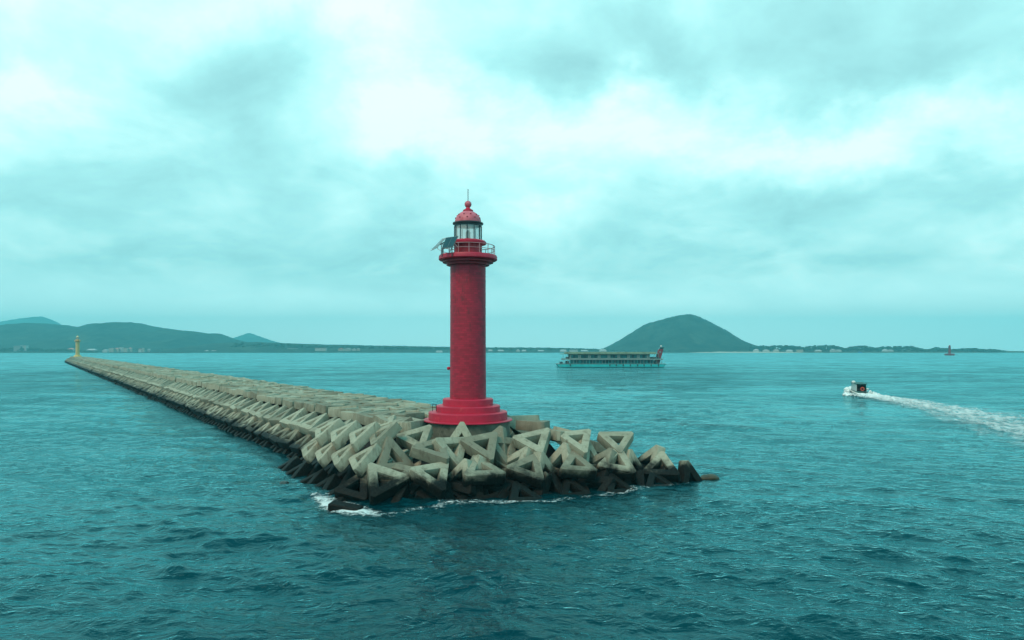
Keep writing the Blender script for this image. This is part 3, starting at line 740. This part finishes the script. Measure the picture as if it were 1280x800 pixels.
ring = rm.build('life_ring', M_ORG, smooth=True); tag(ring, 'orange life ring hanging at the back of the speedboat', 'life ring')
ring.matrix_world = Matrix.Translation((84.6,166.5,.15)) @ bt.rotation_euler.to_matrix().to_4x4() @ Matrix.Translation((.15,-2.45,1.5)) @ Matrix.Scale(.9, 4)
spray = MB(); rs = random.Random(5)
bmx = Matrix.Translation((84.6,166.5,0)) @ Matrix.Rotation(rad(-6), 4, 'Z')
for k in range(260):
    u = rs.random(); sd_ = -1 if rs.random() < .72 else 1
    y = 3.2-7*u; x = sd_*(1.5+2.6*u*rs.uniform(.5,1.25)); z = rs.uniform(0,1)*(1.35*math.exp(-((u-.25)/.35)**2)+.25)
    spray.blob(bmx @ Vector((x, y, z)), rs.uniform(.10,.34), 1, (1.2,1.2,.8), .3, rs)
for k in range(120):
    y = -4.6-rs.random()*5; spray.blob(bmx @ Vector((rs.gauss(0,1.3), y, rs.uniform(0,.6)*math.exp(-(y+4.6)**2/18))), rs.uniform(.1,.3), 1, (1.2,1.2,.7), .3, rs)
M_SPRAY = paint('spray_white', (.86,.88,.86), .8, .05)
tag(spray.build('bow_spray', M_SPRAY, smooth=True), 'white spray thrown up along the speedboat hull', 'spray', kind='stuff')

# ------------------------------------------------------------------ ferry
FD = 425.0; FX = 28.5
M_HULL = paint('turquoise_hull', (.015,.48,.50), .45, .12, .25, dirt=(.2,.2,.14), dirt_amt=.25, dirt_scale=.3); M_ROOF = paint('olive_roof', (.20,.28,.20), .7, .2, .3)
M_TRIM = paint('grey_white_trim', (.20,.29,.28), .6, .12, .4); M_DKH = paint('dark_window', (.004,.02,.03), .2, .4, .3); M_TGL = paint('teal_glazing', (.008,.10,.11), .2, .4, .25)
M_WINE = paint('wine_red', (.20,.012,.03), .5, .2, .4); M_TYRE = paint('tyre_rubber', (.012,.016,.018), .8, .2)
fr = empty('ferry', (FX, FD, 0), 0, label='long two deck excursion ferry with olive roof and red slanting bow post', cat='ferry')
def fpart(name, mat, *boxes, parent=fr, bevel=0):
    mb = MB()
    for b_ in boxes: mb.box(*b_)
    return mb.build(name, mat, parent, bevel=bevel)
hb = MB()
hb.hexa([(1.5,0,-.8),(65.5,0,-.8),(65.5,14,-.8),(1.5,14,-.8),(-.3,0,1.9),(68,0,1.9),(68,14,1.9),(-.3,14,1.9)]); hb.build('hull', M_HULL, fr, bevel=.15)
fpart('waterline_band', M_TYRE, (1.2,66,-.04,14.04,-.5,.2))
fpart('rubbing_strake', M_TRIM, (-.4,68.1,-.12,14.12,1.903,2.12))
for x in (8.0,32.6,36.7,41,45.5,50,54,58.5,63):
    mb = MB(); mb.tube([(x,-.3,.75),(x,-.3,1.8)], .30, 8); mb.build('tyre_fender', M_TYRE, fr, smooth=True)
fpart('lower_saloon', M_TGL, (8,60,1.2,12.8,2.123,4.6))
for k in range(27): fpart('lower_post', M_TRIM if k % 3 else M_HULL, (8+k*2.0,8.16+k*2.0,1.0,1.18,2.123,4.6))
rs = random.Random(2)
for k in range(16):
    x = 9+rs.random()*50; fpart('lower_window', M_DKH, (x,x+rs.uniform(.8,2.4),1.1,1.19,2.9,4.2))
fpart('deck_band', M_TRIM, (3,66,.2,13.8,4.603,5.35))
fpart('upper_saloon', M_TRIM, (7.6,58,1.4,12.6,5.353,8.1))
for k in range(8):
    x = 8.6+k*6.15; w__ = fpart('upper_window', M_TGL, (x,x+4.3,1.32,1.398,5.75,7.75))
    if k % 2 == 0 or k in (1,7): fpart('dark_pane', M_DKH, (x+1.2+.5*(k % 3),x+2.6+.5*(k % 3),1.27,1.318,5.8,7.7), parent=w__)
    for xx in (x-.5, x+4.5): fpart('upper_post', M_TRIM, (xx,xx+.22,.5,.72,5.353,8.1))
fpart('roof', M_ROOF, (2.5,63.5,0,14,8.103,8.5), (5,62,1.5,12.5,8.503,9.5), bevel=.1)
for x in (3.4,6,60.5,63): fpart('roof_post', M_TRIM, (x,x+.18,.5,.68,5.353,8.1))
for x in (3.6,6.2,62,65): fpart('deck_post', M_TRIM, (x,x+.18,.5,.68,2.123,4.6))
for z in (5.8,6.3): fpart('deck_rail', M_TRIM, (3,7.5,.3,.36,z,z+.07), (58.3,65.8,.3,.36,z,z+.07))
for z in (2.7,3.2): fpart('bow_rail', M_TRIM, (-.1,7.8,.2,.26,z,z+.07), (61,67.5,.2,.26,z,z+.07))
fpart('deck_gear', M_DKH, (1.5,3.4,3,6,2.123,3.4), (5.2,7.2,3,9,2.123,3.9), (60.5,62.5,2,8,2.123,4.1), (5.5,7.4,3,8,5.353,6.5), (58.6,62,3,8,5.353,6.4), (62.8,64.6,4,8,5.353,6.2))
pb = MB(); pb.hexa([(61.8,5,2.123),(64.8,5,2.123),(64.8,9,2.123),(61.8,9,2.123),(64.6,5.6,11.2),(67.4,5.6,11.2),(67.4,8.4,11.2),(64.6,8.4,11.2)]); bpst = pb.build('bow_post', M_WINE, fr, bevel=.12)
mb = MB(); mb.hexa([(64.9,5.7,11.205),(67.0,5.7,11.205),(67.0,8.3,11.205),(64.9,8.3,11.205),(65.5,6,12.4),(68.1,6,12.4),(68.1,8,12.4),(65.5,8,12.4)]); mb.build('post_cap', M_DKH, bpst)
mb = MB(); mb.blob((66.2,7,13.2), .55, 2, jit=.05); mb.tube([(66.3,7,12.3),(66.2,7,13.0)], .12); mb.build('lantern', M_WHT, bpst, smooth=True)
mb = MB(); mb.blob((65.2,5.3,9.4), .55, 2, (1,.25,1), .05); mb.build('emblem', M_TRIM, bpst, smooth=True)

# ------------------------------------------------------------------ far red beacon, tiny blue boat
bD = 9350/(444.2-HZ)
bx = (1187-640)/F*bD; q_ = bD/F
bc = empty('beacon', (bx, bD, 0), 0, label='slim dark red beacon tower on a low caisson out at sea to the right', cat='beacon')
mb = MB(); mb.lathe([(5.6*q_,-1),(5.6*q_,1.9*q_),(4.6*q_,2.3*q_)], 24); mb.build('caisson', M_WINE, bc, smooth=True)
mb = MB(); mb.lathe([(1.5*q_,2.31*q_),(1.2*q_,9*q_),(1.7*q_,9.2*q_),(1.7*q_,9.6*q_),(1.2*q_,9.7*q_),(1.2*q_,11.6*q_)], 20); mb.build('tower', M_WINE, bc, smooth=True)
mb = MB(); mb.lathe([(1.35*q_,11.61*q_),(1.2*q_,12.1*q_),(.4*q_,12.8*q_)], 16); mb.build('lantern_roof', M_DRED, bc, smooth=True)
M_BLUE = paint('blue_hull', (.02,.22,.55), .4, .1)
sb = empty('fishing_boat', ((1075-640)/F*2300, 2300, 0), 0, label='tiny blue boat below the right hand shore', cat='boat')
mb = MB(); mb.hexa([(-5,-2,-.5),(5,-2,-.5),(5,2,-.5),(-5,2,-.5),(-6,-2,2.2),(8,-2,2.8),(8,2,2.8),(-6,2,2.2)]); mb.build('hull', M_BLUE, sb)
mb = MB(); mb.box(-4,0,-1.5,1.5,2.25,4.6); mb.build('cabin', M_BLUE, sb)

# ------------------------------------------------------------------ hills and coast
def hill_mat(name, c1, c2, c3=None, sc=.02):
    m, nt, b, out = new_mat(name)
    g = nt.add('ShaderNodeNewGeometry'); pos = g.outputs['Position']
    n1 = nt.noise(pos, sc, 8, .68, .4); n2 = nt.noise(pos, sc*6, 4, .7)
    c = nt.mix(nt.ramp(n1, .35, .65), c1, c2); c = nt.mix(nt.math('MULTIPLY', nt.ramp(n2, .5, .75), .6), c, tuple(v*.45 for v in c1))
    if c3: c = nt.mix(nt.math('MULTIPLY', nt.ramp(nt.noise(pos, sc*.35, 4, .6, .8), .58, .66), .55), c, c3)
    nt.link(c, b.inputs['Base Color']); b.inputs['Roughness'].default_value = .95; b.inputs['Specular IOR Level'].default_value = .1
    return m
M_HILL = hill_mat('forested_hill', (.010,.024,.020), (.045,.075,.055), (.09,.115,.07))
M_SHORE = hill_mat('shore_land', (.05,.06,.03), (.09,.085,.05), (.22,.19,.13), .03)
M_SAND = paint('pale_sand', (.55,.50,.40), .9, .1, .02)
def ridge(name, sil, D, depth_f, depth_b, label, mat=M_HILL, rough=1.0, z_front=1.0, nx=220, ny=46, base=-2.5, pw=1.35, ragged=.0):
    xs = np.linspace(sil[0][0], sil[-1][0], nx); ys = np.interp(xs, [p[0] for p in sil], [p[1] for p in sil])
    v = []; fs = []
    for i, (px, py) in enumerate(zip(xs, ys)):
        X = (px-640)/F*D; hgt = max(base, CAMZ-(py-HZ)*D/F)
        for j in range(ny):
            s_ = j/(ny-1)*2-1
            dep = -depth_f*(-s_) if s_ < 0 else depth_b*s_
            prof_ = (math.cos(s_*math.pi)*.5+.5)**(1/pw)
            x_ = X*(D+dep)/D if False else X
            nz_ = mnoise.fractal(Vector((x_*.006, dep*.006, D*.01)), 1.0, 2.0, 5)
            fine_ = mnoise.noise(Vector((x_*.06, dep*.06, 1)))
            z_ = base+(hgt-base)*prof_
            env = max(0, hgt-base)
            z_ += rough*(nz_*.16*env*(1-abs(s_))*abs(s_)*2.4+fine_*min(4.5, .07*env)*prof_+2.2*mnoise.noise(Vector((x_*.15, dep*.15, 5)))*min(1, env*.04)*prof_)
            v.append((x_, D+dep, z_))
    for i in range(nx-1):
        for j in range(ny-1): fs.append((i*ny+j, (i+1)*ny+j, (i+1)*ny+j+1, i*ny+j+1))
    mb = MB(); mb.v = v; mb.f = fs
    return tag(mb.build(name, mat, smooth=True), label, 'hill', kind='structure')
ridge('left_hills', [(-260,425),(-120,415),(-40,412),(0,413),(20,407),(48,404),(75,406),(100,409),(120,409),(140,404),(157,403),(172,404),(192,409),(208,411),(225,413),(240,414),(252,417),(268,417),(278,422),(290,429),(310,436),(330,441)],
      3300, 800, 700, 'long blue green wooded hills behind the left shore', nx=320)
ridge('cone_hill', [(738,441),(752,438),(765,431),(778,424),(792,415),(808,405),(822,401),(838,396.5),(850,394),(860,393),(868,394.5),(880,400),(893,408),(910,420),(925,429),(936,434),(950,436),(968,439),(985,441)],
      2900, 420, 420, 'steep rounded green island hill behind the ferry', nx=240, rough=.8)
ridge('far_mountain', [(-420,425),(-150,408),(-40,404),(0,402),(20,399),(38,397.5),(52,395.5),(62,400),(72,405),(100,412),(160,425),(230,437)], 6200, 500, 500, 'faint pale mountain far behind the left hills', nx=160)
ridge('far_peak', [(255,437),(270,430),(285,425.5),(298,421),(311,416.5),(322,420),(335,424.5),(350,429),(370,432),(400,437)], 6350, 400, 400, 'faint pale conical peak in the far distance', nx=120)
ridge('low_coast', [(-300,437),(0,437.5),(120,437.5),(240,436),(270,431),(290,428.5),(330,428),(380,430),(420,431),(470,432),(520,433),(560,433.5),(620,434.5),(680,434.5),(720,435.5),(760,437),(800,438)], 2900, 520, 600, 'low wooded coast across the bay', nx=260, ny=24, pw=2.2)
ridge('right_coast', [(730,438.6),(800,438),(930,437.3),(1000,436.2),(1100,436.6),(1180,437.6),(1230,438),(1258,438.7),(1275,441)], 2750, 300, 300, 'low sandy wooded coast at right', mat=M_SHORE, nx=160, ny=20, pw=2.5, rough=.4)
# shoreline banks
def shore_strip(name, x0, x1, D, wd, zt, mat, label):
    mb = MB(); n = 40; rr = random.Random(int(D+x0))
    for k in range(n):
        px = x0+(x1-x0)*k/(n-1); X = (px-640)/F*D; e = min(1, 4*min(k, n-1-k)/(n-1)+.02); z_ = zt*(.75+.5*rr.random())*e
        mb.v += [(X, D-wd*(.8+.3*rr.random()), -1.5),(X, D-wd*.4, z_*.75),(X, D, z_),(X, D+wd, z_*.9),(X, D+wd*1.6, -1.5)]
    mb.f = [(i*5+j, (i+1)*5+j, (i+1)*5+j+1, i*5+j+1) for i in range(n-1) for j in range(4)]
    return tag(mb.build(name, mat, smooth=True), label, 'shore', kind='structure')
M_DKSH = hill_mat('dark_shore', (.012,.03,.02), (.03,.05,.03))
shore_strip('left_shore', -150, 128, 2330, 60, 5.0, M_DKSH, 'low dark green shore on the left')
shore_strip('jetty_shore', 124, 243, 2180, 12, 2.6, M_RUB, 'dark low spit below the white houses')
shore_strip('bay_shore', 120, 560, 2480, 40, 2.2, M_SHORE, 'thin pale shoreline of the bay')
shore_strip('bay_shore_right', 600, 760, 2480, 40, 2.4, M_SHORE, 'thin pale shoreline right of the lighthouse')
shore_strip('sand_beach', 862, 1010, 2400, 30, 3.4, M_SAND, 'bright sandy beach at the foot of the cone hill')
shore_strip('point_shore', 1005, 1262, 2420, 40, 2.8, M_SHORE, 'low shore running out to the right')

M_TREE = hill_mat('tree_crowns', (.014,.03,.014), (.035,.052,.022), None, .06)
wood = MB(); rw = random.Random(11)
def woods(x0, x1, D, ztop, n, dspread, rmin=4, rmax=8.5):
    for k in range(n):
        px = rw.uniform(x0, x1); dd = D+rw.uniform(-dspread, dspread); X = (px-640)/F*dd
        r_ = rw.uniform(rmin, rmax); zt = ztop(px) if callable(ztop) else ztop
        wood.blob((X, dd, max(1.0, zt*rw.uniform(.45,1)-r_*.6)), r_, 1, (1.25,1.25,.85), .28, rw)
zof = lambda pts, D: (lambda px: CAMZ-(np.interp(px, [p[0] for p in pts], [p[1] for p in pts])-HZ)*D/F)
woods(-60, 125, 2420, zof([(-60,436),(0,435.5),(18,434.5),(40,434.5),(60,436),(80,436),(110,438),(125,439)], 2420), 260, 45)
woods(120, 290, 2750, zof([(120,437),(200,436),(290,431)], 2750), 260, 120)
woods(285, 560, 2700, zof([(285,429),(305,428),(345,429),(400,432),(560,434)], 2700), 700, 150)
woods(600, 765, 2700, zof([(600,434.5),(700,435),(765,436.5)], 2700), 330, 150)
RC = [(930,436),(940,432.5),(955,431.5),(962,433),(968,431.5),(985,431.5),(1000,432.5),(1006,433.5),(1015,431.5),(1040,431),(1050,433),(1056,435),(1064,432.5),(1080,431.5),(1092,433.5),(1100,433),(1118,432),(1140,432.5),(1152,435),(1160,436.5),(1170,434),(1180,434.5),(1192,436),(1205,435.5),(1218,434.5),(1228,436.5),(1240,436),(1250,437.5),(1258,438.5)]
woods(938, 1256, 2520, zof(RC, 2520), 900, 60, 3.0, 6.0)
woods(760, 940, 2560, zof([(760,437.5),(940,437)], 2560), 120, 40, 3, 5)
tag(wood.build('coastal_woods', M_TREE, smooth=True), 'dark tree belt along the far coast', 'woods', kind='stuff')

M_W1 = paint('white_render', (.52,.51,.47), .8, .06, .05); M_W2 = paint('cream_render', (.45,.40,.32), .8, .06, .05); M_W3 = paint('grey_render', (.28,.30,.30), .8, .06, .05)
M_R1 = paint('pink_tile', (.58,.24,.19), .8, .1, .05); M_R2 = paint('grey_roof', (.40,.42,.42), .8, .1, .05); M_R3 = paint('white_roof', (.58,.58,.57), .6, .05, .05); M_WIN = paint('house_window', (.03,.05,.06), .3, .2, .05)
def house(x0, x1, ytop, ybot, D, wall, roof, kind, label, group):
    X0, X1 = (x0-640)/F*D, (x1-640)/F*D; zt = CAMZ-(ytop-HZ)*D/F; zb = CAMZ-(ybot-HZ)*D/F
    zb = min(zb, 3.0)-1.5; Wd = X1-X0; dp = max(7, min(16, Wd*.7)); c_ = (X0+X1)/2
    o = empty('house' if Wd < 24 else 'building', (c_, D, zb), 0, label=label, cat='house' if Wd < 24 else 'building', group=group)
    Hh = zt-zb; rh = 0 if kind == 'flat' else min(Hh*.38, Wd*.3, 4.5)
    mb = MB(); mb.box(-Wd/2, Wd/2, -dp/2, dp/2, 0, Hh-rh); mb.build('wall', wall, o)
    mb = MB(); e = .5; z0 = Hh-rh+.01
    if kind == 'flat': mb.box(-Wd/2-e, Wd/2+e, -dp/2-e, dp/2+e, z0, z0+.6)
    elif kind == 'gable':  # gable towards the sea
        mb.poly([(-Wd/2-e,-dp/2-e,z0),(Wd/2+e,-dp/2-e,z0),(0,-dp/2-e,z0+rh),(-Wd/2-e,dp/2+e,z0),(Wd/2+e,dp/2+e,z0),(0,dp/2+e,z0+rh)], [(0,1,2),(3,5,4),(0,2,5,3),(1,4,5,2),(0,3,4,1)])
    else:
        mb.poly([(-Wd/2-e,-dp/2-e,z0),(Wd/2+e,-dp/2-e,z0),(Wd/2+e,dp/2+e,z0),(-Wd/2-e,dp/2+e,z0),(-Wd/2+rh,0,z0+rh),(Wd/2-rh,0,z0+rh)], [(0,1,5,4),(1,2,5),(2,3,4,5),(3,0,4),(3,2,1,0)])
    mb.build('roof', roof, o)
    nfl = max(1, int((Hh-rh)/3.3)); nw = max(2, min(9, int(Wd/3.2)))
    for f_ in range(nfl):
        mb = MB()
        for k in range(nw):
            xx = -Wd/2+Wd*(k+.5)/nw; zb_ = (Hh-rh)*(f_+.38)/nfl; mb.box(xx-Wd/nw*.22, xx+Wd/nw*.22, -dp/2-.06, -dp/2-.003, zb_, zb_+1.5)
        mb.build('window_row', M_WIN, o)
H = [
 (19,27,432.5,439.5,2385,M_W3,M_R2,'flat','pale grey apartment block at far left shore, lower of the pair',None),
 (27,34,431.8,439.5,2395,M_W1,M_R2,'flat','pale apartment block at far left shore, taller of the pair',None),
 (86,93,435,438.5,2420,M_W2,M_R1,'hip','low house with reddish roof just left of the yellow lighthouse',None),
 (110,120,436,438.8,2420,M_W3,M_R3,'hip','low pale roofed shed just right of the yellow lighthouse',None),
 (129,135,436.6,439.2,2400,M_W1,M_R3,'gable','bright white shed at the left end of the harbour village',None),
 (137,143,435.2,439.2,2440,M_W2,M_R1,'flat','cream house in the harbour village','harbour village houses'),
 (144,149,434.6,439.2,2450,M_W2,M_R1,'hip','cream house in the harbour village','harbour village houses'),
 (149.5,154,434,439.2,2460,M_W1,M_R2,'flat','cream house in the harbour village','harbour village houses'),
 (155,160,435,439.2,2440,M_W2,M_R2,'flat','cream house in the harbour village','harbour village houses'),
 (161,165,434.5,439.2,2450,M_W2,M_R1,'hip','cream house in the harbour village','harbour village houses'),
 (173.5,177,435.6,440,2430,M_W1,M_R1,'gable','tall narrow white house at the right end of the harbour village',None),
 (178,180.5,435,440,2430,M_W2,M_R2,'flat','slim cream house beside the tall narrow white house',None),
 (185,188,436,440,2440,M_W3,M_R2,'hip','lone grey cottage right of the harbour village',None),
 (227,231,436.3,438.5,2500,M_W1,M_R3,'hip','lone white cottage on the wooded slope above the spit',None),
 (247,251,438.5,440.3,2440,M_W1,M_R3,'gable','first of three small white roofs at the shore',None),
 (256,261,437.6,440.3,2440,M_W1,M_R3,'gable','middle and largest of three small white roofs at the shore',None),
 (264,271,438,440.3,2440,M_W1,M_R3,'hip','last and widest of three small white roofs at the shore',None),
 (360,372,435.5,439.8,2520,M_W3,M_R2,'flat','dim grey long block left of the white building',None),
 (394.5,408,435.3,440,2470,M_W1,M_R1,'flat','long white building with pink roof on the bay shore',None),
 (423,430,435,440,2470,M_W2,M_R1,'gable','gabled pension house with pink roof, left of its group',None),
 (431,439,434.8,440,2475,M_W2,M_R2,'gable','gabled pension house with grey roof, middle of its group',None),
 (440.5,445,435.2,439.8,2475,M_W1,M_R2,'gable','narrow pale gabled house right of the pension group',None),
 (446,450,435,439.8,2480,M_W2,M_R2,'gable','last narrow gabled house of the pension row',None),
 (471,478,436,438.2,2600,M_W3,M_R3,'hip','white roofed hall among trees on the bay shore, left one',None),
 (479,486,436.4,438.2,2600,M_W3,M_R3,'hip','white roofed hall among trees on the bay shore, right one',None),
 (511,522,435.8,438,2620,M_W3,M_R3,'hip','long low pale roof between hall roofs and red lighthouse',None),
 (545,553,438.4,440.2,2400,M_W1,M_R3,'hip','low white shed at the shore close left of the red lighthouse',None),
 (610,616,437,439.2,2470,M_W3,M_R3,'hip','low pale house close right of the red lighthouse',None),
 (622,630,437.3,439.4,2470,M_W3,M_R3,'hip','wide low pale house right of the red lighthouse',None),
 (645,650,436.5,439.5,2470,M_W1,M_R3,'gable','white gabled house between red lighthouse and ferry',None),
 (652,658,437.4,439.5,2470,M_W2,M_R3,'hip','cream house between red lighthouse and ferry',None),
 (672,680,437.6,439.4,2470,M_W3,M_R3,'hip','grey shed left of the ferry',None),
 (700,708,437,439.5,2470,M_W1,M_R3,'hip','white shed above the ferry stern',None),
 (712,722,437.3,439.5,2470,M_W1,M_R3,'flat','long white shed above the ferry roof',None),
 (726,735,437.6,439.5,2470,M_W3,M_R3,'hip','grey shed above the middle of the ferry',None),
 (749,758,436.8,439.5,2470,M_W2,M_R3,'hip','cream hall left of the cone hill foot',None),
 (942,948,436.3,439,2430,M_W1,M_R3,'hip','small white house behind the sandy beach','beach houses'),
 (954,961,436.8,439.3,2430,M_W1,M_R3,'gable','small white house behind the sandy beach','beach houses'),
 (967,973,436.6,439.3,2430,M_W2,M_R2,'hip','small white house behind the sandy beach','beach houses'),
 (983,990,437.2,439.3,2430,M_W1,M_R3,'hip','small white house behind the sandy beach','beach houses'),
 (996,1003,437.3,439.3,2430,M_W2,M_R3,'flat','small white house behind the sandy beach','beach houses'),
 (1019,1026,437.3,439.3,2430,M_W2,M_R3,'hip','pale house below the trees left of the tall pale house',None),
 (1038,1044,436.3,439.3,2430,M_W1,M_R3,'gable','tall pale house below the trees on the right coast',None),
 (1045,1051,437,439.3,2430,M_W1,M_R2,'hip','low house joined to the tall pale house on the right coast',None),
 (1103,1109,436.6,439.3,2430,M_W1,M_R3,'hip','white house far out on the right coast, left of a pair',None),
 (1110,1116,437,439.3,2430,M_W1,M_R2,'hip','white house far out on the right coast, right of a pair',None),
]
for a_ in H: house(*a_)

# ------------------------------------------------------------------ render settings
S.render.engine = 'CYCLES'
S.view_settings.view_transform = 'Standard'; S.view_settings.look = 'None'; S.view_settings.exposure = 0; S.view_settings.gamma = 1
c = S.cycles
c.use_denoising = True; c.denoiser = 'OPENIMAGEDENOISE'; c.denoising_input_passes = 'RGB_ALBEDO_NORMAL'; c.denoising_prefilter = 'ACCURATE'; c.max_bounces = 6; c.diffuse_bounces = 2; c.glossy_bounces = 3; c.transparent_max_bounces = 8; c.volume_bounces = 0
c.sample_clamp_indirect = 4; c.caustics_reflective = False; c.caustics_refractive = False
